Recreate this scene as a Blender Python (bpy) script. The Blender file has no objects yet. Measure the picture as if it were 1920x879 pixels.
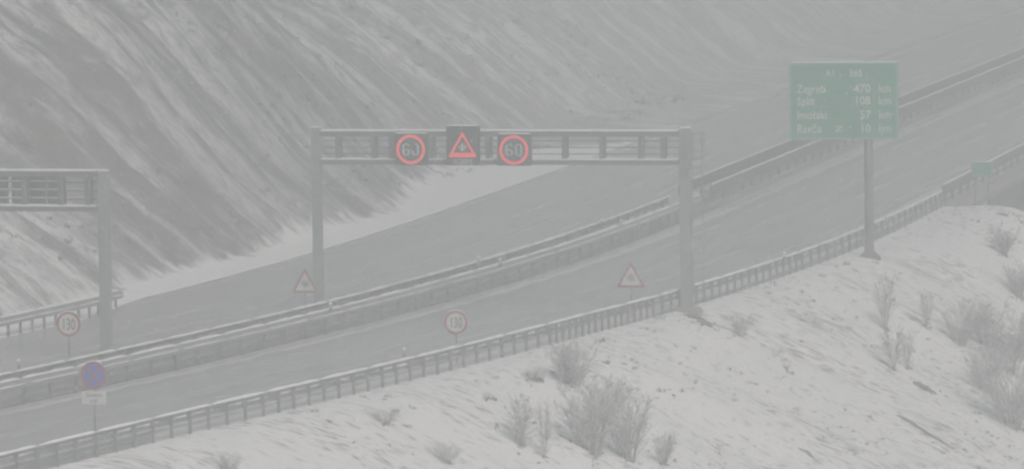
import bpy, bmesh, math, random
import numpy as np
from mathutils import Vector, Matrix, noise as mn

random.seed(7)
R = math.radians
S = bpy.context.scene
COL = S.collection

# ------------------------------------------------------------------ camera
CAMH, FPX, CXP, CYP = 22.0, 12500.0, 960.0, 439.5
PITCH, ROLL = math.atan(953.5 / FPX), R(0.7)
fwd = Vector((0, math.cos(PITCH), -math.sin(PITCH)))
rt0 = Vector((1, 0, 0)); up0 = rt0.cross(fwd)
RT = rt0 * math.cos(ROLL) - up0 * math.sin(ROLL)
UP = rt0 * math.sin(ROLL) + up0 * math.cos(ROLL)
CAMP = Vector((0, 0, CAMH))
cd = bpy.data.cameras.new('camera'); cam = bpy.data.objects.new('camera', cd); COL.objects.link(cam)
cd.sensor_width = 36; cd.sensor_fit = 'HORIZONTAL'; cd.lens = 36 * FPX / 1920
cd.clip_start = 1; cd.clip_end = 6000
cam.matrix_world = Matrix(((RT.x, UP.x, -fwd.x, 0), (RT.y, UP.y, -fwd.y, 0), (RT.z, UP.z, -fwd.z, CAMH), (0, 0, 0, 1)))
S.camera = cam

# ------------------------------------------------------------------ sky, sun, exposure
w = bpy.data.worlds.new('World'); S.world = w; w.use_nodes = True
nt = w.node_tree; bg = nt.nodes['Background']
sky = nt.nodes.new('ShaderNodeTexSky'); sky.sky_type = 'NISHITA'; sky.sun_disc = False
SUN_EL, SUN_AZ = R(48), R(150)
sky.sun_elevation = SUN_EL; sky.sun_rotation = SUN_AZ
sky.dust_density = 6.0; sky.air_density = 1.0; sky.ozone_density = 1.0
nt.links.new(sky.outputs[0], bg.inputs[0]); bg.inputs[1].default_value = 0.10
sl = bpy.data.lights.new('sun', 'SUN'); sun = bpy.data.objects.new('sun', sl); COL.objects.link(sun)
sl.energy = 1.5; sl.angle = R(25); sl.color = (1.0, 0.977, 0.937)
sd = Vector((math.sin(SUN_AZ) * math.cos(SUN_EL), math.cos(SUN_AZ) * math.cos(SUN_EL), math.sin(SUN_EL)))
sun.rotation_euler = sd.to_track_quat('Z', 'Y').to_euler(); sun.location = (0, 200, 120)
vs = S.view_settings
vs.view_transform = 'Standard'; vs.look = 'None'; vs.gamma = 1; vs.use_curve_mapping = False
vs.exposure = -0.26
HAZE = 0.0042
cy = S.cycles
cy.volume_bounces = 2; cy.max_bounces = 8; cy.diffuse_bounces = 3
cy.filter_width = 2.2
cy.use_denoising = True

# ------------------------------------------------------------------ helpers
def tag(o, label=None, cat=None, group=None, kind=None):
    if label: o['label'] = label
    if cat: o['category'] = cat
    if group: o['group'] = group
    if kind: o['kind'] = kind
    return o

def empty(name, loc, rz=0.0, label=None, cat=None, group=None):
    o = bpy.data.objects.new(name, None); COL.objects.link(o)
    o.location = loc; o.rotation_euler = (0, 0, rz); o.empty_display_size = 0.3
    return tag(o, label, cat, group)

def link(name, me, m, parent=None, loc=None):
    o = bpy.data.objects.new(name, me); COL.objects.link(o)
    if m is not None:
        me.materials.clear(); me.materials.append(m)
    if parent is not None: o.parent = parent
    if loc is not None: o.location = loc
    return o

def copy_tree(o, parent=None):
    c = o.copy(); COL.objects.link(c)
    if parent is not None: c.parent = parent
    for ch in list(o.children): copy_tree(ch, c)
    return c

class MB:
    def __init__(s): s.v = []; s.f = []
    def box(s, c, d, M=None):
        n = len(s.v)
        for sx in (-.5, .5):
            for sy in (-.5, .5):
                for sz in (-.5, .5):
                    p = Vector((c[0] + sx * d[0], c[1] + sy * d[1], c[2] + sz * d[2]))
                    s.v.append(M @ p if M else p)
        s.f += [tuple(n + i for i in q) for q in ((0, 1, 3, 2), (4, 6, 7, 5), (0, 4, 5, 1), (2, 3, 7, 6), (0, 2, 6, 4), (1, 5, 7, 3))]
        return s
    def bar(s, a, b, wd, hd):
        a, b = Vector(a), Vector(b); d = (b - a); L = d.length; d.normalize()
        u = Vector((0, 0, 1)) if abs(d.z) < .95 else Vector((0, 1, 0))
        x = d.cross(u).normalized(); z = x.cross(d)
        n = len(s.v)
        for p in (a, b):
            for sx, sz in ((-1, -1), (1, -1), (1, 1), (-1, 1)):
                s.v.append(p + x * sx * wd / 2 + z * sz * hd / 2)
        s.f += [(n, n + 1, n + 2, n + 3), (n + 7, n + 6, n + 5, n + 4)] + [(n + i, n + 4 + i, n + 4 + (i + 1) % 4, n + (i + 1) % 4) for i in range(4)]
        return s
    def tube(s, pts, rad, k=8, cap=True):
        pts = [Vector(p) for p in pts]; n0 = len(s.v)
        for i, p in enumerate(pts):
            d = (pts[min(i + 1, len(pts) - 1)] - pts[max(i - 1, 0)]).normalized()
            u = Vector((0, 0, 1)) if abs(d.z) < .9 else Vector((0, 1, 0))
            x = d.cross(u).normalized(); z = x.cross(d)
            r = rad[i] if isinstance(rad, (list, tuple)) else rad
            for j in range(k):
                a = 2 * math.pi * j / k
                s.v.append(p + x * r * math.cos(a) + z * r * math.sin(a))
        for i in range(len(pts) - 1):
            for j in range(k):
                a = n0 + i * k + j; b = n0 + i * k + (j + 1) % k
                s.f.append((a, b, b + k, a + k))
        if cap:
            s.f.append(tuple(n0 + j for j in range(k))[::-1]); e = n0 + (len(pts) - 1) * k
            s.f.append(tuple(e + j for j in range(k)))
        return s
    def prism(s, poly, y0, y1):          # polygon in local x,z extruded along y
        n = len(s.v); k = len(poly)
        for y in (y0, y1):
            for x, z in poly: s.v.append(Vector((x, y, z)))
        s.f.append(tuple(range(n, n + k))); s.f.append(tuple(range(n + k, n + 2 * k))[::-1])
        for i in range(k):
            j = (i + 1) % k; s.f.append((n + i, n + k + i, n + k + j, n + j))
        return s
    def ring(s, outer, inner, y0, y1):   # band between two loops of equal length
        n = len(s.v); k = len(outer)
        for y in (y0, y1):
            for x, z in outer: s.v.append(Vector((x, y, z)))
            for x, z in inner: s.v.append(Vector((x, y, z)))
        for i in range(k):
            j = (i + 1) % k
            o0, o1, i0, i1 = n + i, n + j, n + k + i, n + k + j
            O0, O1, I0, I1 = o0 + 2 * k, o1 + 2 * k, i0 + 2 * k, i1 + 2 * k
            s.f += [(o0, o1, i1, i0), (O0, I0, I1, O1), (o0, O0, O1, o1), (i0, i1, I1, I0)]
        return s
    def mesh(s, name, bevel=0.0, smooth=False):
        me = bpy.data.meshes.new(name); me.from_pydata([tuple(v) for v in s.v], [], s.f); me.update()
        bm = bmesh.new(); bm.from_mesh(me); bmesh.ops.recalc_face_normals(bm, faces=bm.faces)
        if bevel: bmesh.ops.bevel(bm, geom=bm.edges[:], offset=bevel, segments=1, affect='EDGES')
        bm.to_mesh(me); bm.free()
        if smooth:
            for p in me.polygons: p.use_smooth = True
        return me
    def build(s, name, m, parent=None, bevel=0.0, smooth=False):
        return link(name, s.mesh(name, bevel, smooth), m, parent)

def circle(r, n=40, cx=0, cz=0): return [(cx + r * math.cos(2 * math.pi * i / n), cz + r * math.sin(2 * math.pi * i / n)) for i in range(n)]

def rtri(w_, h_, r, cz=0, n=5):          # rounded triangle, base down, centred on its box
    cs = [(-w_ / 2, -h_ / 2), (w_ / 2, -h_ / 2), (0, h_ / 2)]; out = []
    for i in range(3):
        p = Vector(cs[i]); a = (Vector(cs[i - 1]) - p).normalized(); b = (Vector(cs[(i + 1) % 3]) - p).normalized()
        for t in range(n):
            q = t / (n - 1); v = p + a * r * (1 - q) ** 2 + b * r * q * q
            out.append((v.x, v.y + cz))
    return out

def rrect(w_, h_, r, n=4):
    out = []
    for cx, cz, a0 in ((w_ / 2 - r, h_ / 2 - r, 0), (-w_ / 2 + r, h_ / 2 - r, 90), (-w_ / 2 + r, -h_ / 2 + r, 180), (w_ / 2 - r, -h_ / 2 + r, 270)):
        for i in range(n):
            a = R(a0 + 90 * i / (n - 1)); out.append((cx + r * math.cos(a), cz + r * math.sin(a)))
    return out

def text_mesh(items, y, depth=0.006):
    """items: (string, x, z_baseline, cap height, align, squeeze) -> one mesh facing -y"""
    bm = bmesh.new()
    for st, x, z, h, al, sq in items:
        cu = bpy.data.curves.new('t', 'FONT'); cu.body = st; cu.size = h / 0.70; cu.align_x = al; cu.extrude = depth / 2
        cu.resolution_u = 3; cu.offset = 0.012 * h
        ob = bpy.data.objects.new('t', cu); COL.objects.link(ob)
        dg = bpy.context.evaluated_depsgraph_get(); dg.update()
        me = bpy.data.meshes.new_from_object(ob.evaluated_get(dg))
        me.transform(Matrix.Translation((x, y, z)) @ Matrix.Rotation(R(90), 4, 'X') @ Matrix.Diagonal((sq, 1, 1, 1)))
        bm.from_mesh(me); bpy.data.meshes.remove(me); bpy.data.objects.remove(ob); bpy.data.curves.remove(cu)
    me = bpy.data.meshes.new('lettering'); bm.to_mesh(me); bm.free(); return me

# ------------------------------------------------------------------ materials
def N(nt, t, **k):
    n = nt.nodes.new(t)
    for a, b in k.items(): setattr(n, a, b)
    return n

def mat(name, col, rough=.6, metal=0.0, var=.15, scale=6.0, emit=None, es=0.0, bump=0.0):
    m = bpy.data.materials.new(name); m.use_nodes = True; t = m.node_tree; b = t.nodes['Principled BSDF']
    b.inputs['Roughness'].default_value = rough; b.inputs['Metallic'].default_value = metal
    no = N(t, 'ShaderNodeTexNoise'); no.inputs['Scale'].default_value = scale; no.inputs['Detail'].default_value = 4
    tc = N(t, 'ShaderNodeTexCoord'); t.links.new(tc.outputs['Object'], no.inputs['Vector'])
    mx = N(t, 'ShaderNodeMix', data_type='RGBA')
    mx.inputs[6].default_value = (*[max(0, c * (1 - var)) for c in col], 1)
    mx.inputs[7].default_value = (*[min(1, c * (1 + var)) for c in col], 1)
    t.links.new(no.outputs[0], mx.inputs[0]); t.links.new(mx.outputs[2], b.inputs['Base Color'])
    if bump:
        bp = N(t, 'ShaderNodeBump'); bp.inputs['Strength'].default_value = bump; bp.inputs['Distance'].default_value = .02
        t.links.new(no.outputs[0], bp.inputs['Height']); t.links.new(bp.outputs[0], b.inputs['Normal'])
    if emit:
        b.inputs['Emission Color'].default_value = (*emit, 1); b.inputs['Emission Strength'].default_value = es
    return m

M = dict(
    steel=mat('weathered galvanised steel', (.27, .30, .30), .55, .2, .3, 3),
    rail=mat('galvanised guardrail', (.33, .35, .35), .5, .3, .3, 2),
    post=mat('dull steel post', (.21, .22, .22), .6, .3, .3, 4),
    parapet=mat('dark painted parapet steel', (.10, .115, .13), .55, .2, .3, 3),
    snow=mat('fresh snow', (.80, .81, .82), .9, 0, .06, 5, bump=.3),
    housing=mat('black sign housing', (.018, .019, .02), .6, 0, .3, 4),
    bar=mat('grey painted steel upright', (.15, .165, .165), .55, .2, .3, 3),
    back=mat('grey sheet metal sign back', (.07, .078, .08), .55, .2, .25, 3),
    white=mat('white sign sheeting', (.62, .62, .62), .5, 0, .08, 6),
    red=mat('red sign sheeting', (.30, .04, .06), .5, 0, .15, 6),
    blue=mat('blue sign sheeting', (.03, .085, .46), .5, 0, .12, 6),
    black=mat('black sign print', (.02, .02, .02), .6, 0, .1, 6),
    green=mat('green motorway sign sheeting', (.028, .25, .155), .5, 0, .15, 2),
    ledr=mat('lit red diodes', (.3, .02, .02), .5, 0, .1, 20, emit=(1, .045, .06), es=1.3),
    ledw=mat('lit white diodes', (.2, .2, .2), .5, 0, .1, 20, emit=(.85, .92, .95), es=.7),
    ledg=mat('lit greenish white diodes', (.2, .2, .2), .5, 0, .1, 20, emit=(.85, 1, .8), es=1.0),
    concrete=mat('damp concrete', (.28, .28, .27), .8, 0, .25, 2, bump=.3),
    twig=mat('bare twigs', (.36, .355, .345), .9, 0, .4, 3),
    twigsnow=mat('snow dusted twigs', (.74, .75, .75), .9, 0, .3, 3),
    grass=mat('dead grass', (.15, .14, .11), .9, 0, .4, 2),
    earth=mat('bare wet earth', (.17, .165, .15), .9, 0, .35, 1.5, bump=.5),
)

def attr(t, name='tc'):
    a = N(t, 'ShaderNodeAttribute', attribute_name=name); return a.outputs['Vector']
def mapn(t, vec, sc, rot=(0, 0, 0)):
    m = N(t, 'ShaderNodeMapping'); m.inputs['Scale'].default_value = sc; m.inputs['Rotation'].default_value = rot
    t.links.new(vec, m.inputs[0]); return m.outputs[0]
def noi(t, vec, sc=1.0, det=4.0, dist=0.0, rough=.5):
    n = N(t, 'ShaderNodeTexNoise'); n.inputs['Scale'].default_value = sc; n.inputs['Detail'].default_value = det
    n.inputs['Distortion'].default_value = dist; n.inputs['Roughness'].default_value = rough
    t.links.new(vec, n.inputs['Vector']); return n.outputs[0]
def ramp(t, fac, stops):
    r = N(t, 'ShaderNodeMapRange'); r.interpolation_type = 'SMOOTHSTEP'
    r.inputs[1].default_value, r.inputs[2].default_value = stops[0][0], stops[1][0]
    r.inputs[3].default_value, r.inputs[4].default_value = stops[0][1], stops[1][1]
    if isinstance(fac, (int, float)): r.inputs[0].default_value = fac
    else: t.links.new(fac, r.inputs[0])
    return r.outputs[0]
def ma(t, op, a, b=None):
    m = N(t, 'ShaderNodeMath', operation=op)
    for i, x in enumerate((a, b)):
        if x is None: continue
        if isinstance(x, (int, float)): m.inputs[i].default_value = x
        else: t.links.new(x, m.inputs[i])
    return m.outputs[0]
def mixc(t, f, a, b):
    m = N(t, 'ShaderNodeMix', data_type='RGBA')
    for i, x in ((0, f), (6, a), (7, b)):
        if isinstance(x, tuple): m.inputs[i].default_value = (*x, 1)
        elif isinstance(x, (int, float)): m.inputs[i].default_value = x
        else: t.links.new(x, m.inputs[i])
    return m.outputs[2]

def ground_material():
    m = bpy.data.materials.new('snowy slopes'); m.use_nodes = True; t = m.node_tree; b = t.nodes['Principled BSDF']
    b.inputs['Roughness'].default_value = .9
    tc = attr(t); sep = N(t, 'ShaderNodeSeparateXYZ'); t.links.new(tc, sep.inputs[0])
    Y, s, g = sep.outputs
    # rock cut on the left: streaks running down the fall line (x = along the road sheared with height, y = distance up the slope)
    st = attr(t, 'fall')
    wob = N(t, 'ShaderNodeTexNoise', noise_dimensions='3D'); wob.inputs['Scale'].default_value = 1; t.links.new(mapn(t, st, (.14, .14, 0)), wob.inputs['Vector'])
    wv = N(t, 'ShaderNodeVectorMath', operation='MULTIPLY_ADD'); t.links.new(wob.outputs['Color'], wv.inputs[0]); wv.inputs[1].default_value = (5.0, 3.0, 0); t.links.new(st, wv.inputs[2])
    sw = wv.outputs[0]
    n1 = noi(t, mapn(t, sw, (.34, .060, 0)), 1, 3, .3, .5)
    n2 = noi(t, mapn(t, sw, (.95, .13, 0)), 1, 4, .5, .55)
    n3 = noi(t, mapn(t, st, (.07, .10, 0)), 1, 3, .4)
    n4 = noi(t, mapn(t, st, (2.4, 1.9, 0)), 1, 5, .3, .7)
    n5 = noi(t, mapn(t, st, (.45, .40, 0)), 1, 5, .6, .62)
    streak = ramp(t, n1, ((.49, 0), (.60, 1)))
    streak = ma(t, 'MULTIPLY', streak, ramp(t, n5, ((.36, .1), (.52, 1))))
    fine = ma(t, 'MULTIPLY', ramp(t, n2, ((.53, 0), (.63, .85))), ramp(t, n3, ((.42, 0), (.60, 1))))
    patch = ramp(t, n5, ((.52, 0), (.66, .7)))
    hs = ma(t, 'MAXIMUM', ma(t, 'MAXIMUM', streak, fine), patch)
    hs = ma(t, 'MULTIPLY', hs, ramp(t, s, ((-19, 1.15), (-4, .55))))
    hs = ma(t, 'ADD', hs, ma(t, 'MULTIPLY', ramp(t, Y, ((246, .75), (272, 0))), ramp(t, n1, ((.36, 0), (.6, 1)))))
    hs = ma(t, 'ADD', hs, ramp(t, Y, ((312, 0), (375, .5))))  # far slope paled with distance: fog fade painted in as extra snow white
    hs = ma(t, 'MULTIPLY', hs, ramp(t, n4, ((.33, .25), (.58, 1.1))))
    rockc = mixc(t, n4, (.06, .058, .054), (.23, .22, .21))
    rockc = mixc(t, ramp(t, n3, ((.35, 0), (.65, .5))), rockc, (.13, .14, .145))
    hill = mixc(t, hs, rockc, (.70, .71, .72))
    # verge snow at the foot of the cut, uneven top edge
    ragged = ma(t, 'ADD', s, ma(t, 'MULTIPLY', ma(t, 'SUBTRACT', n3, .5), 2.5))
    n6 = noi(t, mapn(t, tc, (.8, .8, 0)), 1, 5, .3, .65)
    ragged = ma(t, 'ADD', ragged, ma(t, 'MULTIPLY', ma(t, 'SUBTRACT', n6, .5), 3.0))
    ragged = ma(t, 'ADD', ragged, ramp(t, Y, ((299, 0), (328, 2.9))))
    ragged = ma(t, 'ADD', ragged, ramp(t, Y, ((326, 0), (362, -6.5))))
    verge = ramp(t, ragged, ((-2.45, 0.0), (-1.6, 1.0)))
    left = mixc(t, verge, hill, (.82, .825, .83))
    # embankment on the right: snow with tufts and dark streaks of ground showing
    e1 = noi(t, mapn(t, st, (3.6, 1.6, 0)), 1, 6, .3, .68)
    e2 = noi(t, mapn(t, st, (.22, .12, 0)), 1, 3, .3)
    e3 = noi(t, mapn(t, st, (1.1, .16, 0)), 1, 4, .5, .55)
    f1 = ma(t, 'ADD', e1, ma(t, 'MULTIPLY', ma(t, 'SUBTRACT', e2, .5), .30))
    fl = ramp(t, f1, ((.54, 0.0), (.64, .85)))
    f3 = ma(t, 'ADD', e3, ma(t, 'MULTIPLY', ma(t, 'SUBTRACT', e2, .5), .35))
    fs = ramp(t, f3, ((.60, 0.0), (.74, .6)))
    snow = mixc(t, e2, (.74, .75, .755), (.87, .875, .88))
    right = mixc(t, fl, snow, (.22, .215, .195))
    right = mixc(t, fs, right, (.24, .235, .215))
    side = ramp(t, s, ((-.02, 0.0), (.02, 1.0)))
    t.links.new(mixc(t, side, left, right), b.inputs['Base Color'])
    bu = N(t, 'ShaderNodeBump'); bu.inputs['Strength'].default_value = .5; bu.inputs['Distance'].default_value = .12
    t.links.new(ma(t, 'ADD', e1, n4), bu.inputs['Height']); t.links.new(bu.outputs[0], b.inputs['Normal'])
    return m

def road_material(name, bands, base=(.34, .345, .335)):
    m = bpy.data.materials.new(name); m.use_nodes = True; t = m.node_tree; b = t.nodes['Principled BSDF']
    tc = attr(t); sep = N(t, 'ShaderNodeSeparateXYZ'); t.links.new(tc, sep.inputs[0]); v = sep.outputs[1]
    n1 = noi(t, mapn(t, tc, (.05, 1.6, 1)), 1, 4, .3); n2 = noi(t, mapn(t, tc, (.5, 4, 1)), 1, 4, .4)
    vv = ma(t, 'ADD', v, ma(t, 'MULTIPLY', ma(t, 'SUBTRACT', n2, .5), .9))
    acc = None
    for c, hw, am in bands:
        d = ma(t, 'ABSOLUTE', ma(t, 'SUBTRACT', vv, c)); q = ramp(t, d, ((hw * .6, am), (hw * 1.4, 0)))
        acc = q if acc is None else ma(t, 'MAXIMUM', acc, q)
    acc = ma(t, 'MULTIPLY', acc, ramp(t, n1, ((.2, .55), (.7, 1.1))))
    acc = ma(t, 'ADD', acc, ramp(t, n1, ((.5, 0), (.8, .12))))
    t.links.new(mixc(t, acc, base, (.66, .655, .65)), b.inputs['Base Color'])
    t.links.new(ramp(t, acc, ((0, .22), (.8, .75))), b.inputs['Roughness'])
    bu = N(t, 'ShaderNodeBump'); bu.inputs['Strength'].default_value = .25; bu.inputs['Distance'].default_value = .01
    t.links.new(noi(t, mapn(t, tc, (6, 6, 1)), 1, 3), bu.inputs['Height']); t.links.new(bu.outputs[0], b.inputs['Normal'])
    return m

# ------------------------------------------------------------------ the alignment of the motorway
YS = np.arange(-320.0, 1521.0, 1.0)
HD = np.radians(np.interp(YS, [190, 222, 239, 258, 278, 295, 305], [24, 22.3, 20, 16.8, 13.8, 12, 11.6]))
XS = np.concatenate([[0], np.cumsum(np.tan((HD[1:] + HD[:-1]) / 2))]); XS += -7.2 - np.interp(244.0, YS, XS)
def line(Y): return float(np.interp(Y, YS, XS)), float(np.interp(Y, YS, HD))
def P(Y, v, z=0.0):
    x, h = line(Y); return Vector((x + v * math.cos(h), Y - v * math.sin(h), z))
def vright(Y): return float(np.interp(Y, [196, 204, 212, 228, 244, 252, 275, 303], VR))
VR = [10.75, 10.5, 10.35, 10.4, 10.55, 10.85, 11.2, 11.25]
def vleft(Y): return float(np.interp(Y, [246, 254, 340, 420], [-10.1, -11.35, -11.5, -11.9]))
def to_yv(x, y):
    Y = y
    for _ in range(12):
        cx, h = line(Y); Y += ((x - cx) * math.sin(h) + (y - Y) * math.cos(h)) * math.cos(h)
    cx, h = line(Y); return Y, (x - cx) * math.cos(h) - (y - Y) * math.sin(h)
YV = 304.0                               # where the viaducts begin
def sstep(a, b, x):
    q = min(1, max(0, (x - a) / (b - a))); return q * q * (3 - 2 * q)

def height(Y, v):
    vl, vr = vleft(Y), vright(Y)
    if v > vr + .02:                     # embankment falling to the right
        w_ = v - vr
        bw = 0.9 + 2.6 * sstep(270, 300, Y)
        z = .03 - .10 * min(w_, bw)
        if w_ > bw:
            d = w_ - bw
            z -= .56 * d - .3 * (1 - math.exp(-d))
        z += .35 * sstep(288, 301, Y) * math.exp(-((w_ - 2.6) / 1.6) ** 2)
        n = mn.noise((Y * .22, v * .12, 3.1)) * .45 + mn.noise((Y * .9, v * .55, 7.7)) * .2
        z += n * sstep(.4, 4, w_)
        z = -15 + math.log1p(math.exp((z + 15) / 1.5)) * 1.5 if z < -6 else z
    elif v < vl - .02:                   # verge, then the rock cut on the left
        s = vl - v
        wv = 1.9 + 3.8 * sstep(297, 335, Y); z = .02 + .09 * min(s, wv + .4)
        if s > wv:
            d = s - wv; q = Y + .38 * s
            ridge = abs(mn.noise((q * .16, s * .03, 1.3))) * 1.7 + abs(mn.noise((q * .45, s * .06, 9.3))) * .6
            big = mn.noise((Y * .035, s * .05, 4.4)) * 2.4
            z += .86 * d if d < 28 else .86 * 28 + 9 * (1 - math.exp(-(d - 28) / 14))
            z += (ridge - .55 + big) * sstep(.5, 9, d) + mn.noise((q * 1.1, s * .5, 2.2)) * .4 * sstep(0, 2, d)
            z = max(z, .25)
    else:
        z = -.16 if Y < YV - 1 else -.9
    # beyond the abutment the ground drops away under the viaducts
    if Y > YV - .5 and vl + .3 < v < 1: z = -2.6
    f = sstep(YV - .5, YV + 17, Y) * sstep(-4.0, 1.5, v)
    z = z * (1 - f) + min(z, -16.0) * f
    # the knoll the picture was taken from
    p = P(Y, v); k = 20.4 - .45 * max(0.0, math.hypot(p.x, p.y) - 3)
    return max(z, k)

def at(px, py, dz=0.0):
    """the point of the ground that lies under a line of sight"""
    d = (fwd + RT * ((px - CXP) / FPX) - UP * ((py - CYP) / FPX)).normalized()
    t = 185.0
    while t < 900:
        p = CAMP + d * t; Y, v = to_yv(p.x, p.y)
        if p.z - dz <= height(Y, v) + 1e-3: return p
        t += .25
    return p
def flat(px, py, z=0.0):
    d = fwd + RT * ((px - CXP) / FPX) - UP * ((py - CYP) / FPX); return CAMP + d * ((z - CAMH) / d.z)
def zof(px, py, q):
    """height above the road at which a line of sight passes over the ground point q"""
    d = fwd + RT * ((px - CXP) / FPX) - UP * ((py - CYP) / FPX); return CAMH + d.z * (q.y / d.y)

# ------------------------------------------------------------------ terrain sheet
def stations():
    ys = list(np.arange(-300, 170, 18.0)) + list(np.arange(170, 306, .6)) + list(np.arange(306, 440, 1.4))
    st = 2.0; y = 440.0
    while y < 1480: ys.append(y); y += st; st *= 1.25
    return ys
def grow(lim):
    a = [.021, .12, .35] + list(np.arange(.7, 46, .6)); st = 1.0; y = 46.3
    while y < lim: a.append(y); y += st; st *= 1.3
    return a
ys = stations(); gl = grow(300)[::-1]; gr = grow(420); mid = [0.0, .35, .5, .65, 1.0]
nv = len(gl) + len(mid) + len(gr)
vts = []; tca = []; fal = []
for Y in ys:
    vl, vr = vleft(Y), vright(Y)
    for i in range(nv):
        if i < len(gl): v = vl - gl[i]; s = -gl[i]
        elif i < len(gl) + len(mid): v = vl + (vr - vl) * mid[i - len(gl)]; s = -.01 if i - len(gl) < 2 else .01
        else: v = vr + gr[i - len(gl) - len(mid)]; s = gr[i - len(gl) - len(mid)]
        z = height(Y, v); p = P(Y, v, z); vts.append(tuple(p)); tca += [Y, s, z]
        k = -.38 if s < 0 else -.30
        fal += [Y + k * s + (1.2 * math.sin(s * .11) if s < 0 else 0), s, 0]
fcs = [(j * nv + i, j * nv + i + 1, (j + 1) * nv + i + 1, (j + 1) * nv + i) for j in range(len(ys) - 1) for i in range(nv - 1)]
me = bpy.data.meshes.new('terrain'); me.from_pydata(vts, [], fcs); me.update()
for nm, arr in (('tc', tca), ('fall', fal)):
    me.attributes.new(nm, 'FLOAT_VECTOR', 'POINT').data.foreach_set('vector', arr)
for p in me.polygons: p.use_smooth = True
if me.polygons[0].normal.z < 0: me.flip_normals()
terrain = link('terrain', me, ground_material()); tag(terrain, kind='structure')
va = np.array(vts); LO, HI = va.min(0), va.max(0)

# ------------------------------------------------------------------ road sheets
def strip(name, m, f0, f1, y0, y1, z, n=10, step=3.0, parent=None, kind='structure'):
    yy = list(np.arange(y0, y1, step)) + [y1]; v_ = []; tc = []; f = []
    for Y in yy:
        a, b = f0(Y), f1(Y)
        for i in range(n + 1):
            v = a + (b - a) * i / n; v_.append(tuple(P(Y, v, z))); tc += [Y, v, 0]
    k = n + 1
    for j in range(len(yy) - 1):
        for i in range(n): f.append((j * k + i, j * k + i + 1, (j + 1) * k + i + 1, (j + 1) * k + i))
    me = bpy.data.meshes.new(name); me.from_pydata(v_, [], f); me.update()
    me.attributes.new('tc', 'FLOAT_VECTOR', 'POINT').data.foreach_set('vector', tc)
    if me.polygons[0].normal.z < 0: me.flip_normals()
    o = link(name, me, m, parent)
    return tag(o, kind=kind) if kind else o

near_bands = [(1.75, .22, .75), (9.85, .55, .85), (3.0, .25, .12), (4.9, .35, .22), (6.4, .3, .15), (8.6, .3, .2), (1.1, .35, .3)]
far_bands = [(-1.7, .2, .3), (-5.4, .3, .2), (-10.9, .3, .3), (-7.5, .3, .12), (-3.4, .3, .12)]
m_near = road_material('wet slushy asphalt near', near_bands); m_far = road_material('wet slushy asphalt far', far_bands)
strip('road', m_near, lambda Y: 1.05, lambda Y: vright(Y) + .02, 150, 560, 0.0)
strip('road', m_far, lambda Y: vleft(Y) - .02, lambda Y: -1.05, 150, 560, 0.0)
m_med = road_material('dirty median strip', [(0, .35, .25)], (.12, .11, .105))
strip('median_strip', m_med, lambda Y: -1.05, lambda Y: 1.05, 150, YV - .5, .03, 4)
paint = mat('worn white road paint', (.55, .55, .54), .6, 0, .3, 1.2)
strip('road_marking', paint, lambda Y: 1.68, lambda Y: 1.83, 150, 560, .004, 1)
strip('road_marking', paint, lambda Y: vright(Y) - 1.75, lambda Y: vright(Y) - 1.6, 150, 560, .004, 1)
strip('road_marking', paint, lambda Y: -1.83, lambda Y: -1.68, 150, 560, .004, 1)

# ------------------------------------------------------------------ viaducts
def poly_extrude(fn, y0, y1, prof, step=2.0, closed=True):
    """sweep a profile of (lateral, z) along the road at offset fn(Y)"""
    mb = MB(); yy = list(np.arange(y0, y1, step)) + [y1]; k = len(prof)
    for Y in yy:
        b = fn(Y)
        for dv, z in prof: mb.v.append(P(Y, b + dv, z))
    for j in range(len(yy) - 1):
        for i in range(k if closed else k - 1):
            a = j * k + i; c = j * k + (i + 1) % k; mb.f.append((a, c, c + k, a + k))
    if closed:
        mb.f.append(tuple(range(k))); mb.f.append(tuple(range((len(yy) - 1) * k, len(yy) * k))[::-1])
    return mb

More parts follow.
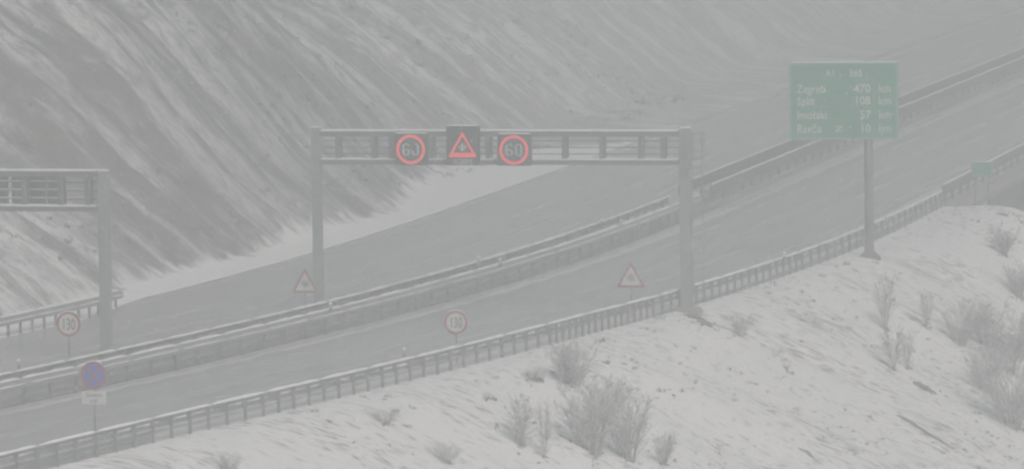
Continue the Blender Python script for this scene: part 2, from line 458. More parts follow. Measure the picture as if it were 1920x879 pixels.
def viaduct(label, fa, fb, y1, sides):
    root = empty('viaduct', P(YV, (fa(YV) + fb(YV)) / 2, 0), 0, label, 'viaduct', 'motorway viaducts')
    inv = Matrix.Translation(-root.location)
    def put(mb, name, m):
        mb.v = [inv @ Vector(v) for v in mb.v]; return mb.build(name, m, root)
    mb = MB(); yy = list(np.arange(YV, y1, 4.0)) + [y1]
    for Y in yy:
        a, b = fa(Y), fb(Y)
        for v, z in ((a, -.03), (b, -.03), (b, -.5), (b - 2, -1.8), (a + 2, -1.8), (a, -.5)): mb.v.append(P(Y, v, z))
    for j in range(len(yy) - 1):
        for i in range(6):
            p = j * 6 + i; q = j * 6 + (i + 1) % 6; mb.f.append((p, q, q + 6, p + 6))
    mb.f += [tuple(range(6)), tuple(range(len(mb.v) - 6, len(mb.v)))[::-1]]
    put(mb, 'deck', M['concrete'])
    for f, sg in [((fa, 1), (fb, -1))[i] for i in sides]:
        g = lambda Y: f(Y) + sg * .2
        put(poly_extrude(g, YV + .3, y1, [(-.16, -.02), (.16, -.02), (.16, .14), (-.16, .14)], 4), 'kerb', M['concrete'])
        put(poly_extrude(g, YV, y1, [(-.05, .50), (.05, .50), (.05, .98), (-.05, .98)], 4), 'parapet_beam', M['parapet'])
        put(poly_extrude(g, YV, y1, [(-.05, .982), (.05, .982), (.03, 1.02), (-.03, 1.02)], 4), 'snow_cap', M['snow'])
        proto = None
        for Y in np.arange(YV + .6, min(y1, 420), 2.6):
            p = P(Y, g(Y), .56) - root.location
            if proto is None:
                proto = MB().box((0, 0, -.06), (.12, .09, .78)).build('parapet_post', M['parapet'], root); o = proto
            else:
                o = proto.copy(); COL.objects.link(o)
            o.location = p; o.rotation_euler = (0, 0, -line(Y)[1])
    for Y in (338, 378):
        c = P(Y, (fa(Y) + fb(Y)) / 2, 0); h = line(Y)[1]
        Mx = Matrix.Translation(Vector((c.x, c.y, -9.6))) @ Matrix.Rotation(-h, 4, 'Z')
        put(MB().box((0, 0, 0), (5.0, 1.6, 15.8), Mx), 'pier', M['concrete'])
    return root
viaduct('viaduct of the carriageway by the snowy slope, its rail dark behind the green sign', lambda Y: vleft(Y) - .05, lambda Y: -.75, 520, (1,))
viaduct('viaduct of the carriageway on the valley side, beginning at the small green plate', lambda Y: .35, lambda Y: vright(Y) + .15, 520, (0, 1))

# ------------------------------------------------------------------ guardrails
WPROF = [(0, .33), (.02, .29), (.085, .27), (.085, .19), (.01, .17), (.01, .145), (.085, .125), (.085, .045), (.02, .025), (0, 0)]
def beam_profile(sg, z0):
    a = [(sg * d, z0 + z) for d, z in WPROF]; b = [(sg * (d - .012), z0 + z) for d, z in WPROF[::-1]]
    return a + b
def snow_ridge(fn, y0, y1, z, wdt, hgt, seed, seg=3.9):
    """a broken ridge of snow along a rail, one piece per rail length"""
    rr = random.Random(seed); mb = MB(); Y = y0
    while Y < y1 - .3:
        L = min(seg * rr.uniform(.92, 1.0), y1 - Y); n = max(2, int(L / .45)); k0 = len(mb.v)
        for i in range(n + 1):
            q = Y + L * i / n - (.14 if i == n else 0); e = .35 if i in (0, n) else rr.uniform(.7, 1.2); b = fn(q)
            for dv, zz in ((-wdt / 2 * e, 0), (-wdt * .3 * e, hgt * .8 * e), (wdt * .3 * e, hgt * .85 * e), (wdt / 2 * e, 0)):
                mb.v.append(P(q, b + dv, z + zz))
        for i in range(n):
            for j in range(4):
                a = k0 + i * 4 + j; c = k0 + i * 4 + (j + 1) % 4; mb.f.append((a, c, c + 4, a + 4))
        mb.f += [(k0, k0 + 1, k0 + 2, k0 + 3), tuple(len(mb.v) - 4 + i for i in range(4))[::-1]]
        Y += L
    return mb

def guardrail(label, fn, sg, y0, y1, posts, z0=.43, lower=None, seed=1, end=False, ztop=0.0, caps=2):
    """sg: +1 when the traffic face looks towards +v"""
    root = empty('guardrail', P(y0, fn(y0), 0), 0, label, 'guardrail', 'steel guardrails')
    inv = Matrix.Translation(-root.location)
    def put(mb, name, m):
        mb.v = [inv @ Vector(v) for v in mb.v]; return mb.build(name, m, root)
    put(poly_extrude(fn, y0, y1, beam_profile(sg, z0), 1.0), 'rail', M['rail'])
    if lower: put(poly_extrude(fn, lower[0], lower[1], beam_profile(sg, z0 - .37), 1.0), 'lower_rail', M['rail'])
    put(snow_ridge(lambda Y: fn(Y) - sg * .02, y0 + .1, y1 - .1, z0 + .332, .15, .075, seed), 'snow_cap', M['snow'])
    if caps > 1:
        put(snow_ridge(lambda Y: fn(Y) + sg * .045, y0 + .3, y1 - .1, z0 + .15, .11, .055, seed + 50), 'snow_cap', M['snow'])
    proto = None
    for Y in posts:
        b = fn(Y) - sg * .10; p = P(Y, b, 0)
        if proto is None:
            pm = MB().box((0, 0, -.1), (.09, .012, 1.66)).box((-.04, .03, -.1), (.012, .06, 1.66)).box((.04, .03, -.1), (.012, .06, 1.66)).box((sg * .03, 0, z0 + .16 + ztop), (.09, .05, .2))
            proto = pm.build('post', M['post'], root); o = proto
        else:
            o = proto.copy(); COL.objects.link(o)
        o.location = p - root.location; o.rotation_euler = (0, 0, -line(Y)[1])
    return root
def spaced(spec):
    out = []; Y = spec[0][0]
    for a, b, d in spec:
        Y = max(Y, a)
        while Y < b: out.append(Y); Y += d * math.cos(line(Y)[1])
    return out
guardrail('guardrail along the edge of the snowy embankment, posts bare under a snow-lined rail', lambda Y: vright(Y) - .02, -1, 191, YV - .2,
          spaced([(192, 216, 1.35), (216, 239, 1.18), (239, 250, .68), (250, 270, 1.05), (270, 303, 1.5)]), lower=(191, 209.5), seed=3)
guardrail('median guardrail facing the nearer carriageway, snow along its top', lambda Y: .62, 1, 204, 301, spaced([(204.5, 300, 2.0)]), seed=8, caps=2)
guardrail('median guardrail facing the carriageway by the slope, snow along its top', lambda Y: -.62, -1, 206, 300, spaced([(206.5, 299, 2.0)]), seed=12, caps=1)
fr = lambda Y: -10.0 - .25 * sstep(246, 250, Y)
guardrail('short guardrail in front of the steep slope at left, white snow showing between posts', fr, 1, 226, 250, spaced([(226.5, 249.9, 1.12)]), seed=15)

# ------------------------------------------------------------------ delineators on the rails
def delineator(px, py, z, label):
    p = flat(px, py, z); o = empty('delineator', (p.x, p.y, z), -line(p.y)[1], label, 'delineator', 'delineators on the guardrails')
    MB().box((0, 0, .10), (.11, .05, .26)).build('body', M['post'], o, .008)
    MB().box((0, -.028, .15), (.07, .008, .1)).build('reflector', M['white'], o)
    MB().tube([(0, 0, .23), (0, 0, .29), (0, 0, .33)], [.07, .05, .012], 7).build('snow_cap', M['snow'], o)
    return o
for px, py, z, lb in ((35, 690, .77, 'delineator on the median rail left of the left-hand round speed sign'),
                      (897, 495, .77, 'delineator on the median rail below the lit warning triangle'),
                      (1128, 424, .77, 'delineator on the median rail just left of the right gantry post'),
                      (758, 668, .77, 'delineator on the embankment rail left of the speed sign there'),
                      (620, 582, .77, 'delineator on the median rail at the foot of the gantry post'),
                      (938, 498, .77, 'delineator on the median rail below the right-hand lit speed ring'),
                      (1165, 424, .77, 'delineator on the median rail above the right snow warning triangle'),
                      (1470, 486, .77, 'delineator on the embankment rail between gantry and green sign'),
                      (1662, 418, .77, 'delineator on the embankment rail just beyond the green sign post')):
    delineator(px, py, z, lb)

# ------------------------------------------------------------------ gantries
def gantry(label, a, b, za, zb, ztop_a, ztop_b, zc0, zc1, uprights, wa, wb, ladder=None, back=False):
    """portal from foot a to foot b; zc0/zc1 = underside of the bottom and top of the top chord"""
    d = Vector((b.x - a.x, b.y - a.y, 0)); L = d.length; ang = math.atan2(d.y, d.x)
    root = empty('sign_gantry', (a.x, a.y, 0), ang, label, 'gantry', 'overhead sign gantries')
    st = M['steel']
    for x, z0, z1, wd in ((0, za, ztop_a, wa), (L, zb, ztop_b, wb)):
        po = MB().box((x, 0, (z0 + z1) / 2), (wd, wd * .95, z1 - z0)).build('post', st, root, .02)
        MB().box((x, 0, z1 + .03), (wd * .95, wd * .9, .056)).build('snow_cap', M['snow'], po, .02)
        MB().box((x, 0, z0 + .03), (wd + .3, wd + .3, .06)).build('base_plate', st, po)
    x0, x1 = wa / 2 + .003, L - wb / 2 - .003
    for nm, z0, z1 in (('bottom_chord', zc0, zc0 + .17), ('top_chord', zc1 - .19, zc1)):
        for y in (-.42, .42):
            MB().box(((x0 + x1) / 2, y * .5, (z0 + z1) / 2), (x1 - x0, .14, z1 - z0)).build(nm, M['bar'], root, .01)
        rr = random.Random(len(label) + int(z0 * 10)); mb = MB(); x = x0 + .02
        while x < x1 - .2:
            q = min(x + rr.uniform(2.2, 3.6), x1 - .02)
            for y in (-.21, .21): mb.box(((x + q) / 2, y, z1 + .032), (q - x - .05, .13, .058))
            x = q
        mb.build('snow_cap', M['snow'], root, .012)
    zl, zh = zc0 + .172, zc1 - .192
    for x in uprights:
        wd = .17
        mb = MB().box((x, -.21, (zl + zh) / 2), (wd, .10, zh - zl)).box((x, .21, (zl + zh) / 2), (wd, .10, zh - zl))
        mb.box((x, 0, zl + .05), (.08, .31, .08))
        mb.build('upright', M['bar'], root, .01)
    for k in range(3):
        z = zl + (zh - zl) * (.22 + .28 * k)
        MB().box(((x0 + x1) / 2, .34, z), (x1 - x0, .035, .04)).build('walkway_rail', M['bar'], root)
        if back: MB().box(((x0 + x1) / 2, .34, z + .045), (x1 - x0 - .1, .05, .035)).build('snow_cap', M['snow'], root)
    MB().box(((x0 + x1) / 2, .5, zl - .06), (x1 - x0, .4, .04)).build('walkway', st, root)
    if ladder:
        lx, lz0, lz1 = ladder; lad = MB()
        for dx in (-.2, .2): lad.tube([(lx + dx, .0, lz0), (lx + dx, .0, lz1)], .022, 6)
        z = lz0 + .15
        while z < lz1: lad.tube([(lx - .2, 0, z), (lx + .2, 0, z)], .015, 5); z += .3
        lad.build('ladder', st, root)
        cage = MB(); z = zc0 - .1
        while z < zc1 + .05:
            cage.tube([(lx + .36 * math.sin(t), -.05 - .62 * (1 - math.cos(t)) / 2, z) for t in [math.pi * 2 * i / 14 for i in range(15)]], .016, 5); z += .33
        for t in (1.4, 2.3, 3.14, 3.98, 4.88):
            x, y = lx + .36 * math.sin(t), -.05 - .62 * (1 - math.cos(t)) / 2; cage.tube([(x, y, zc0 - .1), (x, y, zc1)], .014, 5)
        cage.build('ladder_cage', st, root)
    return root, L, ang

A2, B2 = flat(598, 578, 0), flat(1288, 590, -.15)
def gx(px, py=275):                      # distance along gantry 2 for a column of the picture
    d = fwd + RT * ((px - CXP) / FPX) - UP * ((py - CYP) / FPX)
    u = (B2 - A2); k = d.x / d.y
    return ((A2.y * k - A2.x) / (u.x - u.y * k)) * math.hypot(u.x, u.y)
mid2 = A2.lerp(B2, .5)
ZT2, ZB2 = zof(943, 246, mid2), zof(943, 308, mid2)
g2, L2, ANG2 = gantry('sign gantry over the nearer carriageway carrying three lit signs', A2, B2, -.1, -.25, zof(597, 240, A2), zof(1283, 241, B2), ZB2, ZT2,
       [gx(x) for x in (635, 703, 735, 811, 917, 1060, 1130, 1203, 1245)], .35, .41, ladder=(gx(1307), .5, ZT2))
fb = MB()                                # sloped concrete footing of the right post
fb.prism([(-.55, -1.3), (1.05, -1.3), (.45, -.1), (-.35, -.02)], -.55, .5)
o = fb.build('concrete_footing', M['concrete'], None, .03); o.location = (B2.x, B2.y, .22); o.rotation_euler = (0, 0, ANG2)
tag(o, 'dark concrete footing on the embankment under the right gantry post', 'footing')

A1 = flat(200, 668, 0); h1 = line(A1.y)[1]
B1 = Vector((A1.x - 12.6 * math.cos(h1 * .7), A1.y + 12.6 * math.sin(h1 * .7), 0))
ZT1, ZB1 = zof(120, 322, A1), zof(120, 397, A1)
g1, L1, ANG1 = gantry('sign gantry cut by the left frame edge, seen from behind', B1, A1, -.1, -.1, ZT1 + .05, zof(200, 321, A1), ZB1, ZT1,
       [12.6 - x for x in (.55, 1.55, 2.9, 4.2, 5.5, 6.8, 8.1, 9.4, 10.7, 11.9)], .36, .36, back=True)
for lb, xa, xb in (('grey back of a sign panel hung on the left gantry, nearest its post', 1.80, 3.55),
                   ('grey back of a sign panel hung on the left gantry, at the frame edge', 3.75, 5.6)):
    c = A1 + (B1 - A1).normalized() * ((xa + xb) / 2)
    o = empty('variable_sign', (c.x, c.y, 0), ANG1, lb, 'message sign', 'variable message signs')
    MB().box((0, .52, (ZT1 + ZB1) / 2), (xb - xa, .28, ZT1 - ZB1 - .12)).build('housing', M['back'], o, .015)
    for dx in (-.45, .45): MB().box((dx, .33, (ZT1 + ZB1) / 2), (.08, .07, ZT1 - ZB1 - .3)).build('bracket', M['steel'], o)

# ------------------------------------------------------------------ lit variable message signs on gantry 2
DIG = {'6': ['.XXXX.', 'XX..XX', 'XX....', 'XX....', 'XXXXX.', 'XX..XX', 'XX..XX', 'XX..XX', '.XXXX.'],
       '0': ['.XXXX.', 'XX..XX', 'XX..XX', 'XX..XX', 'XX..XX', 'XX..XX', 'XX..XX', 'XX..XX', '.XXXX.'],
       'half0': ['..XXX.', '....XX', '....XX', '....XX', '....XX', 'X...XX', 'XX..XX', 'XX..XX', '.XXXX.'],
       '.': ['.', '.', '.', '.', 'X'], 'o': ['.X.', 'X.X', 'X.X', 'X.X', '.X.'], '2': ['XX.', '..X', '.X.', 'X..', 'XXX'],
       'k': ['X.X', 'X.X', 'XX.', 'X.X', 'X.X'], 'm': ['X...X', 'XX.XX', 'X.X.X', 'X...X', 'X...X'],
       'snow': ['....X....', '..X.X.X..', '...XXX...', '.X..X..X.', 'XXXXXXXXX', '.X..X..X.', '...XXX...', '..X.X.X..', '....X....']}
def dots(mb, key, x0, z0, pitch, r, y):
    rows = DIG[key]
    for i, row in enumerate(rows):
        for j, c in enumerate(row):
            if c == 'X': mb.box((x0 + j * pitch, y, z0 - i * pitch), (r, .012, r))
def vms(label, pxc, x0, x1, y0, y1, kind):
    t = gx(pxc) + .14; u = (B2 - A2).normalized(); c = A2 + u * t; s = FPX / c.y
    W, Hh = (x1 - x0) / s / .965, (y1 - y0) / s
    zc = zof(pxc, (y0 + y1) / 2, c)
    o = empty('variable_sign', (c.x, c.y, 0), ANG2, label, 'message sign', 'variable message signs')
    MB().box((0, -.46, zc), (W, .30, Hh)).build('housing', M['housing'], o, .012)
    for dx in (-.35, .35): MB().box((dx, -.2885, zc), (.07, .035, Hh * .7)).build('bracket', M['steel'], o)
    MB().box((0, -.47, zc + Hh / 2 + .022), (W * .94, .24, .042)).build('snow_cap', M['snow'], o, .012)
    y = -.625
    if kind == 'tri':
        zt = zof(pxc, 269, c)
        MB().ring(rtri(1.10, .96, .06), rtri(.74, .64, .03), y - .006, y + .008).build('lit_triangle', M['ledr'], o).location = (0, 0, zt)
        mb = MB(); dots(mb, 'snow', -.14, zt + .03, .035, .024, y); mb.build('lit_snowflake', M['ledg'], o)
        mb = MB(); z = zof(pxc, 297, c)
        for k, x in (('o', -.30), ('.', -.15), ('2', -.08), ('k', .06), ('m', .20)): dots(mb, k, x - .02, z, .038, .028, y)
        mb.build('lit_text', M['ledw'], o)
    else:
        MB().ring(circle(.555, 48), circle(.45, 48), y - .006, y + .008).build('lit_ring', M['ledr'], o).location = (0, 0, zc)
        mb = MB(); p = .05
        dots(mb, '6', -.305, zc + .2, p, .032, y); dots(mb, kind, .06, zc + .2, p, .032, y)
        mb.build('lit_digits', M['ledw'], o)
    return o
vms('lit red ring speed sign left of the lit triangle on the gantry', 770, 742, 802, 249, 308, 'half0')
vms('tall lit sign with red snow triangle in the middle of the gantry', 867, 837, 897, 235, 308, 'tri')
vms('lit red ring speed sign reading 60 right of the lit triangle', 963, 933, 994, 250, 309, '0')

# ------------------------------------------------------------------ fixed road signs
def sign_root(name, p, label, cat, group=None): return empty(name, p, -line(p.y)[1] * .6, label, cat, group)
def pole(o, h, y=0.0, r=.032, z0=-.4):
    MB().tube([(0, y, z0), (0, y, h)], r, 10).build('pole', M['post'], o, 0, True)
def arc_snow(o, r, zc, y):
    pts = [(r * math.sin(a), y, zc + r * math.cos(a)) for a in [R(-38 + 76 * i / 10) for i in range(11)]]
    MB().tube(pts, [.006] + [.026] * 9 + [.006], 6).build('snow_cap', M['snow'], o)

def speed_sign(label, p, zc, d):
    o = sign_root('speed_limit_sign', p, label, 'road sign', 'round speed limit signs')
    pole(o, zc + d * .3 - p.z, .05); zc -= p.z
    MB().prism(circle(d / 2, 44), -.012, .012).build('face', M['white'], o).location = (0, 0, zc)
    MB().ring(circle(d / 2 - .004, 44), circle(d / 2 - .105 * d, 44), -.019, -.0125).build('border', M['red'], o).location = (0, 0, zc)
    link('numerals', text_mesh([('130', 0, zc - .22 * d, .44 * d, 'CENTER', .60)], -.018), M['black'], o)
    MB().box((0, .022, zc + .1), (.3, .02, .05)).box((0, .022, zc - .12), (.3, .02, .05)).build('clamp', M['post'], o)
    arc_snow(o, d / 2 + .012, zc, 0)
p = at(856, 690); speed_sign('round 130 sign on the embankment below the lit signs', p, zof(857, 604, p), .84)
p = flat(130, 688, .03); speed_sign('round 130 sign on the median left of the gantry post', p, zof(128, 607, p), .88)

def snow_sign(label, p, zc, wd, hh):
    o = sign_root('snow_warning_sign', p, label, 'road sign', 'triangular snow warning signs')
    zc -= p.z; pole(o, zc + hh * .2, .05)
    MB().prism(rtri(wd, hh, .07), -.012, .012).build('face', M['white'], o).location = (0, 0, zc)
    k = .74
    MB().ring(rtri(wd - .008, hh - .008, .066), rtri(wd * k, hh * k, .04, -hh * .045), -.019, -.0125).build('border', M['red'], o).location = (0, 0, zc)
    mb = MB()
    for a in (0, 60, 120):
        c, s_ = math.cos(R(a + 90)), math.sin(R(a + 90)); L = wd * .15
        mb.bar((-c * L, -.016, -s_ * L), (c * L, -.016, s_ * L), .008, .034)
        for q in (-1, 1):
            for da in (45, -45):
                c2, s2 = math.cos(R(a + 90 + da)), math.sin(R(a + 90 + da)); b0 = Vector((q * c * L * .55, -.016, q * s_ * L * .55))
                mb.bar(b0, b0 + Vector((q * c2 * L * .4, 0, q * s2 * L * .4)), .007, .024)
    mb.build('snowflake', M['black'], o).location = (0, 0, zc - hh * .13)
p = at(1184, 602); snow_sign('red triangle with snowflake by the embankment rail, left of the right gantry post', p, zof(1177, 514, p), 1.10, .98)
p = flat(573, 592, .03); snow_sign('red triangle with snowflake on the median beside the left gantry post', p, zof(572, 525, p), 1.04, .94)

p = at(178, 848); o = sign_root('no_stopping_sign', p, 'round blue no-stopping sign with a white plate below, at lower left', 'road sign')
zc = zof(176, 703, p) - p.z; pole(o, zc + .25, .05)
MB().prism(circle(.43, 48), -.012, .012).build('face', M['blue'], o).location = (0, 0, zc)
MB().ring(circle(.426, 48), circle(.345, 48), -.020, -.0125).build('border', M['red'], o).location = (0, 0, zc)
mb = MB()
mb.bar((-.25, -.0165, -.25), (.25, -.0165, .25), .007, .062)
for sg in (1, -1): mb.bar((-.25 * sg, -.0165, .25 * sg), (-.03 * sg, -.0165, .03 * sg), .007, .062)
mb.build('cross', M['red'], o).location = (0, 0, zc)
arc_snow(o, .443, zc, 0)
zp = zof(177, 745, p) - p.z
MB().prism(rrect(.78, .40, .03), -.012, .012).build('plate', M['white'], o).location = (0, 0, zp)
link('lettering', text_mesh([('Zaustavni', 0, zp + .04, .105, 'CENTER', .9), ('trak', 0, zp - .14, .105, 'CENTER', .95)], -.016), M['black'], o)
MB().box((0, .022, zc), (.3, .02, .05)).box((0, .022, zp), (.3, .02, .05)).build('clamp', M['post'], o)

# large green distance sign
p = at(1630, 484); s = FPX / p.y
o = empty('distance_sign', p, -R(4), 'large green distance board on a single grey post', 'direction sign')
zt, zb = zof(1582, 118, p) - p.z, zof(1582, 262, p) - p.z; W = 205 / s; cx = (1581.5 - 1627) / s; Hh = zt - zb; zc = (zt + zb) / 2
MB().tube([(0, .2, -.6), (0, .2, .05), (0, .2, .5), (0, .2, zt - .25)], [.20, .20, .19, .175], 12).build('post', M['bar'], o, 0, True)
MB().prism([(-.5, -.08), (.5, -.08), (.46, .02), (.19, .30), (.165, .62), (-.165, .62), (-.19, .30), (-.46, .02)], .02, .38).build('base', M['earth'], o, .02)
MB().prism([(cx + x, zc + z) for x, z in rrect(W, Hh, .10)], -.02, .02).build('panel', M['green'], o)
k = [(cx + x, zc + z) for x, z in rrect(W - .03, Hh - .03, .09)]; k2 = [(cx + x, zc + z) for x, z in rrect(W - .14, Hh - .14, .06)]
MB().ring(k, k2, -.027, -.0205).build('border', mat('pale green edge', (.22, .42, .34), .5), o)
mb = MB()
for z in (zb + .5, zc, zt - .5): mb.box((cx, .045, z), (W - .2, .045, .1))
mb.build('crossbar', M['steel'], o)
MB().box((cx, 0, zt + .028), (W - .1, .06, .05)).build('snow_cap', M['snow'], o, .01)
def gxx(px): return (px - 1627) / s
def gz(py): return zof(1582, py, p) - p.z
it = []
for y, nm, km in ((174, 'Zagreb', '470'), (197, 'Split', '108'), (223, 'Imotski', '57'), (249, 'Rav\u010da', '10')):
    it += [(nm, gxx(1493), gz(y), .34, 'LEFT', .86), (km, gxx(1632), gz(y), .34, 'RIGHT', .95), ('km', gxx(1670), gz(y), .34, 'RIGHT', .86)]
it += [('A1', gxx(1557), gz(144), .28, 'CENTER', .9), ('E65', gxx(1605), gz(144), .28, 'CENTER', .9)]
link('lettering', text_mesh(it, -.024), M['white'], o)
mb = MB()                                # junction symbol after the last name
zz = gz(242); x = gxx(1572)
mb.bar((x - .16, -.0245, zz - .15), (x + .16, -.0245, zz + .15), .008, .05); mb.bar((x - .16, -.0245, zz + .1), (x + .1, -.0245, zz + .1), .008, .04); mb.bar((x - .1, -.0245, zz - .1), (x + .16, -.0245, zz - .1), .008, .04)
mb.build('junction_symbol', M['white'], o)
# small green name plate where the viaduct starts
p = P(304.5, vright(304.5) + .35, 0); q = flat(1841, 372, 0); p = Vector((q.x, q.y, -.05)); s = FPX / p.y
o = empty('viaduct_plate', p, -R(8), 'small plain green plate on posts behind the rail, far right', 'road sign')
zt, zb = zof(1841, 304, p) - p.z, zof(1841, 331, p) - p.z; W = 39 / s
MB().prism([(x, (zt + zb) / 2 + z) for x, z in rrect(W, zt - zb, .03)], -.012, .012).build('face', M['green'], o)
MB().ring([(x, (zt + zb) / 2 + z) for x, z in rrect(W - .01, zt - zb - .01, .03)], [(x, (zt + zb) / 2 + z) for x, z in rrect(W - .08, zt - zb - .08, .02)], -.018, -.0125).build('border', bpy.data.materials['pale green edge'], o)
for x in (-.3, .3): MB().tube([(x, .04, -2.0), (x, .04, zt - .05)], .027, 8).build('pole', M['post'], o)
MB().box((0, 0, zt + .02), (W - .05, .05, .035)).build('snow_cap', M['snow'], o, .008)

# ------------------------------------------------------------------ shrubs on the embankment
def shrub_meshes(seed, h, wd, stems, dens, lean=0.0):
    rr = random.Random(seed); mb = MB(); tw = MB(); ts = MB()
    for i in range(stems):
        a = rr.uniform(0, 6.28); r0 = wd * .12 * rr.random(); base = Vector((r0 * math.cos(a), r0 * math.sin(a), -.12))
        hh = h * rr.uniform(.6, 1.0); out = wd * .5 * rr.uniform(.25, 1.0); pts = [base]; n = 6
        for j in range(1, n + 1):
            q = j / n
            pts.append(Vector((base.x + math.cos(a) * out * q ** 1.25 + rr.gauss(0, .02) * h * .5 + lean * h * q * q, base.y + math.sin(a) * out * q ** 1.25 + rr.gauss(0, .02) * h * .5, hh * q)))
        r = .008
        mb.tube(pts, [r * (1 - .8 * j / n) for j in range(n + 1)], 4)
        for j in range(dens):
            q = rr.uniform(.12, 1.0); k = min(n - 1, int(q * n)); b0 = pts[k].lerp(pts[k + 1], q * n - k)
            a2 = a + rr.gauss(0, 1.3); L = h * rr.uniform(.10, .30) * (1.1 - .5 * q); el = rr.uniform(.35, 1.3)
            d = Vector((math.cos(a2) * math.cos(el), math.sin(a2) * math.cos(el), math.sin(el)))
            m1 = b0 + d * L * .5 + Vector((0, 0, L * .04)); e1 = b0 + d * L + Vector((0, 0, L * .16))
            tgt = ts if rr.random() < .45 else tw
            tgt.tube([b0, m1, e1], [.0045, .0035, .002], 3, False)
            for _ in range(5):
                b1 = b0.lerp(e1, rr.uniform(.3, .9)); d2 = (d + Vector((rr.gauss(0, .5), rr.gauss(0, .5), rr.gauss(.25, .3)))).normalized()
                tgt = ts if rr.random() < .45 else tw
                tgt.tube([b1, b1 + d2 * L * rr.uniform(.3, .6)], [.0035, .0015], 3, False)
    return mb.mesh('shrub'), tw.mesh('twigs'), ts.mesh('snowy_twigs')
PROT = [shrub_meshes(11, 1.0, .9, 20, 24), shrub_meshes(12, 1.0, .6, 14, 24), shrub_meshes(13, 1.0, .30, 6, 22), shrub_meshes(14, 1.0, 1.5, 22, 20)]
SH = [  # base x, base y, height px, width px, kind, label
    (1075, 728, 88, 78, 0, 'grey bare shrub, upper left one of the thicket at bottom centre'),
    (1112, 850, 128, 105, 0, 'broad bare shrub in the middle of the bottom centre thicket'),
    (1180, 862, 118, 80, 0, 'bare shrub at the right end of the bottom centre thicket'),
    (1135, 790, 80, 90, 0, 'bare shrub at the back of the bottom centre thicket'),
    (1062, 720, 85, 22, 2, 'thin upright sapling rising from the bottom centre thicket'),
    (977, 838, 98, 34, 2, 'slender grey shrub standing just left of the bottom centre thicket'),
    (1021, 860, 115, 16, 2, 'single thin stem between slender shrub and bottom centre thicket'),
    (722, 795, 32, 60, 3, 'low sprawling shrub on the snow below the 130 sign'),
    (998, 716, 28, 46, 3, 'small dark shrub on the snow above the slender grey shrub'),
    (430, 882, 34, 62, 3, 'low shrub at the bottom edge, left part of the snow'),
    (838, 868, 40, 62, 3, 'low shrub at the bottom edge under the speed sign'),
    (1245, 870, 60, 34, 1, 'upright shrub at the bottom edge right of the thicket'),
    (1386, 628, 40, 52, 3, 'pale shrub on the slope right of the right gantry post'),
    (1660, 618, 106, 24, 2, 'tall thin sapling below the post of the green board'),
    (1674, 692, 84, 30, 2, 'thin sapling lower down beneath the green board'),
    (1701, 690, 72, 14, 2, 'lone whip-like stem right of the lower thin sapling'),
    (1737, 612, 70, 18, 2, 'short thin stem right of the tall thin sapling'),
    (1800, 648, 62, 60, 0, 'pale bush at the left end of the right edge thicket'),
    (1850, 650, 92, 76, 1, 'tall bush at the top of the right edge thicket'),
    (1895, 700, 112, 90, 1, 'tallest bush of the thicket at the right edge'),
    (1902, 800, 122, 130, 0, 'dense bush at the right edge, lowest of that thicket'),
    (1848, 735, 84, 80, 0, 'round bush in the middle of the right edge thicket'),
    (1885, 480, 56, 44, 1, 'faint bush high on the slope below the small green plate'),
    (1912, 560, 64, 50, 1, 'faint bush at the right edge above the thicket'),
]
# the names written above stay with the plants they describe
for px, py, hp, wp, kd, lb in SH:
    p = at(px, py); s = FPX / p.y; ms = PROT[kd]; base_w = (.9, .6, .30, 1.5)[kd]
    h = hp / s; wx = 1.25 * wp / s / base_w
    o = link('shrub', ms[0], M['twig']); tag(o, lb, 'shrub', 'bare shrubs on the embankment')
    o.location = p; o.scale = (wx, wx, h); o.rotation_euler = (0, 0, (px * 37 % 628) / 100)
    for k, nm, m in ((1, 'twigs', M['twig']), (2, 'snowy_twigs', M['twigsnow'])): link(nm, ms[k], m, o)

# ------------------------------------------------------------------ bare ground and grass tufts
def outcrop(label, pts, wd, ht, seed):
    rr = random.Random(seed); q = [at(*a) for a in pts]; mb = MB(); n = 14; k = 7
    for i in range(n + 1):
        t = i / n * (len(q) - 1); j = min(int(t), len(q) - 2); c = q[j].lerp(q[j + 1], t - j); e = math.sin(math.pi * (i + .35) / (n + .7)) ** .7
        d = (q[-1] - q[0]); sd_ = Vector((d.y, -d.x, 0)).normalized()
        for m_ in range(k):
            a = math.pi * m_ / (k - 1); wv = wd * e * rr.uniform(.35, 1.35)
            b = c + sd_ * math.cos(a) * wv; Y, v = to_yv(b.x, b.y)
            mb.v.append(Vector((b.x, b.y, height(Y, v) - .06 + (ht * e * math.sin(a) * rr.uniform(.7, 1.2)))))
    for i in range(n):
        for m_ in range(k - 1):
            a = i * k + m_; mb.f.append((a, a + 1, a + k + 1, a + k))
    o = mb.build('earth_outcrop', M['earth'], None, 0, True); tag(o, label, 'bare earth', 'patches of bare earth on the embankment'); return o
outcrop('dark lens of bare earth left of the right edge thicket', [(1712, 720), (1735, 728), (1758, 738)], .36, .20, 1)
outcrop('long dark streak of bare earth running down the slope at lower right', [(1668, 772), (1710, 795), (1745, 818), (1798, 846)], .26, .16, 2)
outcrop('short streak of bare earth at the bottom edge, right of the thicket', [(1490, 838), (1515, 852), (1535, 868)], .16, .12, 3)

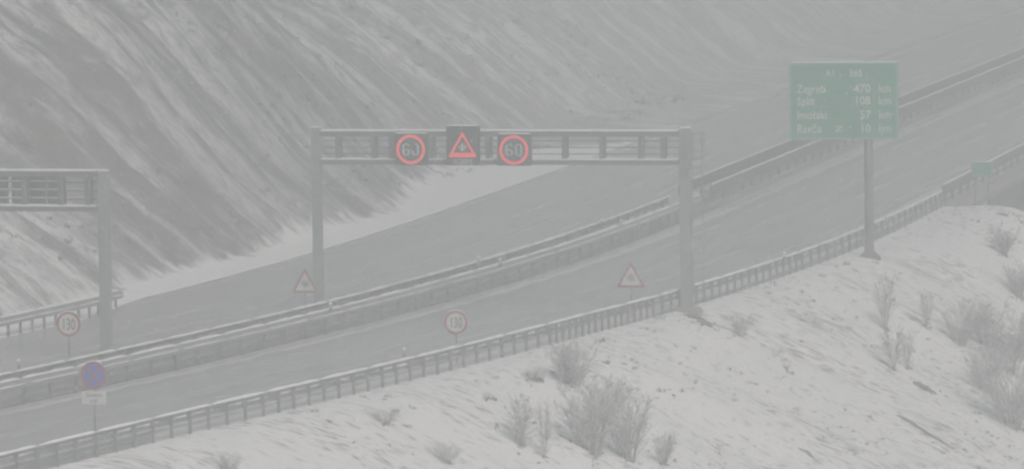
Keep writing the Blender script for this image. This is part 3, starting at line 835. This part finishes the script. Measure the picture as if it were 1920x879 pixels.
outcrop('dark scar of bare earth running down from the foot of the right gantry post', [(1280, 588), (1300, 592), (1318, 603), (1336, 617)], .42, .16, 4)
rr = random.Random(5); tf = MB()
def tuft(p, s_):
    for _ in range(rr.randint(6, 11)):
        a = rr.uniform(0, 6.28); l = s_ * rr.uniform(.5, 1.1); b = p + Vector((rr.gauss(0, s_ * .35), rr.gauss(0, s_ * .35), -.02))
        e = b + Vector((math.cos(a) * l * .7, math.sin(a) * l * .7, l * .55)); x = Vector((-math.sin(a), math.cos(a), 0)) * .012 * (1 + s_ * 3)
        n = len(tf.v); tf.v += [b - x, b + x, b.lerp(e, .6) + x * .7 + Vector((0, 0, l * .12)), e, b.lerp(e, .6) - x * .7 + Vector((0, 0, l * .12))]; tf.f.append((n, n + 1, n + 2, n + 3, n + 4))
for px, py, s_ in ((1130, 640, .22), (1132, 680, .28), (1152, 742, .26), (1190, 752, .22), (995, 708, .4), (1005, 716, .4), (980, 748, .25), (738, 772, .25), (760, 800, .2), (1560, 600, .2), (1455, 660, .3),
                   (1470, 690, .3), (1480, 700, .25), (1500, 640, .18), (1240, 735, .3), (1260, 745, .25), (1520, 565, .2), (1600, 570, .25), (825, 758, .2), (915, 750, .28), (930, 800, .25), (610, 745, .22), (590, 770, .2)):
    for _ in range(3): tuft(at(px + rr.gauss(0, 3), py + rr.gauss(0, 2)), s_)
for _ in range(5200):
    Y = rr.uniform(198, 303); w_ = .3 + 17 * rr.random() ** 1.1; v = vright(Y) + w_
    if mn.noise((Y * .12, v * .12, 5.5)) < rr.uniform(-.35, .40): continue
    tuft(P(Y, v, height(Y, v)), .06 + .18 * rr.random() ** 2.0)
for px, py, hp, wp, kd, lb in SH:
    for _ in range(7): tuft(at(px + rr.gauss(0, wp * .16), py + rr.gauss(0, 3)), rr.uniform(.10, .24))
for (ax_, ay_), (bx_, by_), n_ in (((1668, 770), (1798, 848), 46), ((1700, 716), (1765, 742), 20), ((1480, 832), (1540, 872), 18), ((1290, 592), (1345, 622), 16), ((1450, 655), (1490, 705), 16), ((1530, 800), (1590, 842), 16)):
    for _ in range(n_):
        q = rr.random(); tuft(at(ax_ + (bx_ - ax_) * q + rr.gauss(0, 6), ay_ + (by_ - ay_) * q + rr.gauss(0, 5)), rr.uniform(.06, .16))
o = tf.build('dry_grass', M['grass']); tag(o, 'dry grass tufts poking through the embankment snow', 'grass', kind='stuff')

tf = MB(); rr = random.Random(21)
for _ in range(5200):
    Y = rr.uniform(222, 385); s_ = 3.0 + 40 * rr.random() ** 1.3; v = vleft(Y) - s_
    if mn.noise((Y * .09, s_ * .10, 8.5)) < rr.uniform(-.35, .45): continue
    tuft(P(Y, v, height(Y, v)), rr.uniform(.15, .42))
o = tf.build('scrub', mat('dark scrub', (.11, .105, .095), .9, 0, .5, .8)); tag(o, 'dark low scrub growing all over the steep cut slope', 'scrub', kind='stuff')

# ------------------------------------------------------------------ snow in the air
rg = np.random.default_rng(4); nf = 42000
fy = rg.uniform(105, 245, nf); fx = rg.uniform(-1, 1, nf) * (5 + .125 * fy); fz = rg.uniform(-2.5, 19.5, nf)
keep = np.array([fz[i] > height(*to_yv(fx[i], fy[i])) + .3 for i in range(nf)])
cen = np.stack([fx, fy, fz], 1)[keep]; nf = len(cen)
base = np.array([[1, 1, 1], [1, -1, -1], [-1, 1, -1], [-1, -1, 1]], float) / 1.73
rad = rg.uniform(.008, .017, nf)[:, None, None]; ax = rg.normal(size=(nf, 4, 3)) * .25
fv = (cen[:, None, :] + (base[None] + ax) * rad).reshape(-1, 3)
ff = (np.arange(nf)[:, None, None] * 4 + np.array([[0, 1, 2], [0, 3, 1], [0, 2, 3], [1, 3, 2]])[None]).reshape(-1, 3)
me = bpy.data.meshes.new('falling_snow'); me.from_pydata(fv.tolist(), [], ff.tolist()); me.update()
o = link('falling_snow', me, M['snow']); tag(o, 'white snowflakes drifting down through the air', 'falling snow', kind='stuff')

# ------------------------------------------------------------------ haze
c = (LO + HI) / 2; d = HI - LO
mb = MB().box((c[0], c[1], 0), (d[0] + 20, d[1] + 20, 1))
top = max(HI[2], CAMH + 1) + 1.5; bot = LO[2] - 1
for v in mb.v: v.z = top if v.z > 0 else bot
hm = bpy.data.materials.new('snowy haze'); hm.use_nodes = True; t = hm.node_tree; t.nodes.clear()
out = N(t, 'ShaderNodeOutputMaterial'); pv = N(t, 'ShaderNodeVolumePrincipled')
pv.inputs['Color'].default_value = (.922, .943, .910, 1); pv.inputs['Density'].default_value = HAZE; pv.inputs['Anisotropy'].default_value = 0.5
t.links.new(pv.outputs[0], out.inputs['Volume'])
hz = mb.build('haze', hm); tag(hz, 'pale falling snow and haze filling the air', 'haze', kind='stuff')
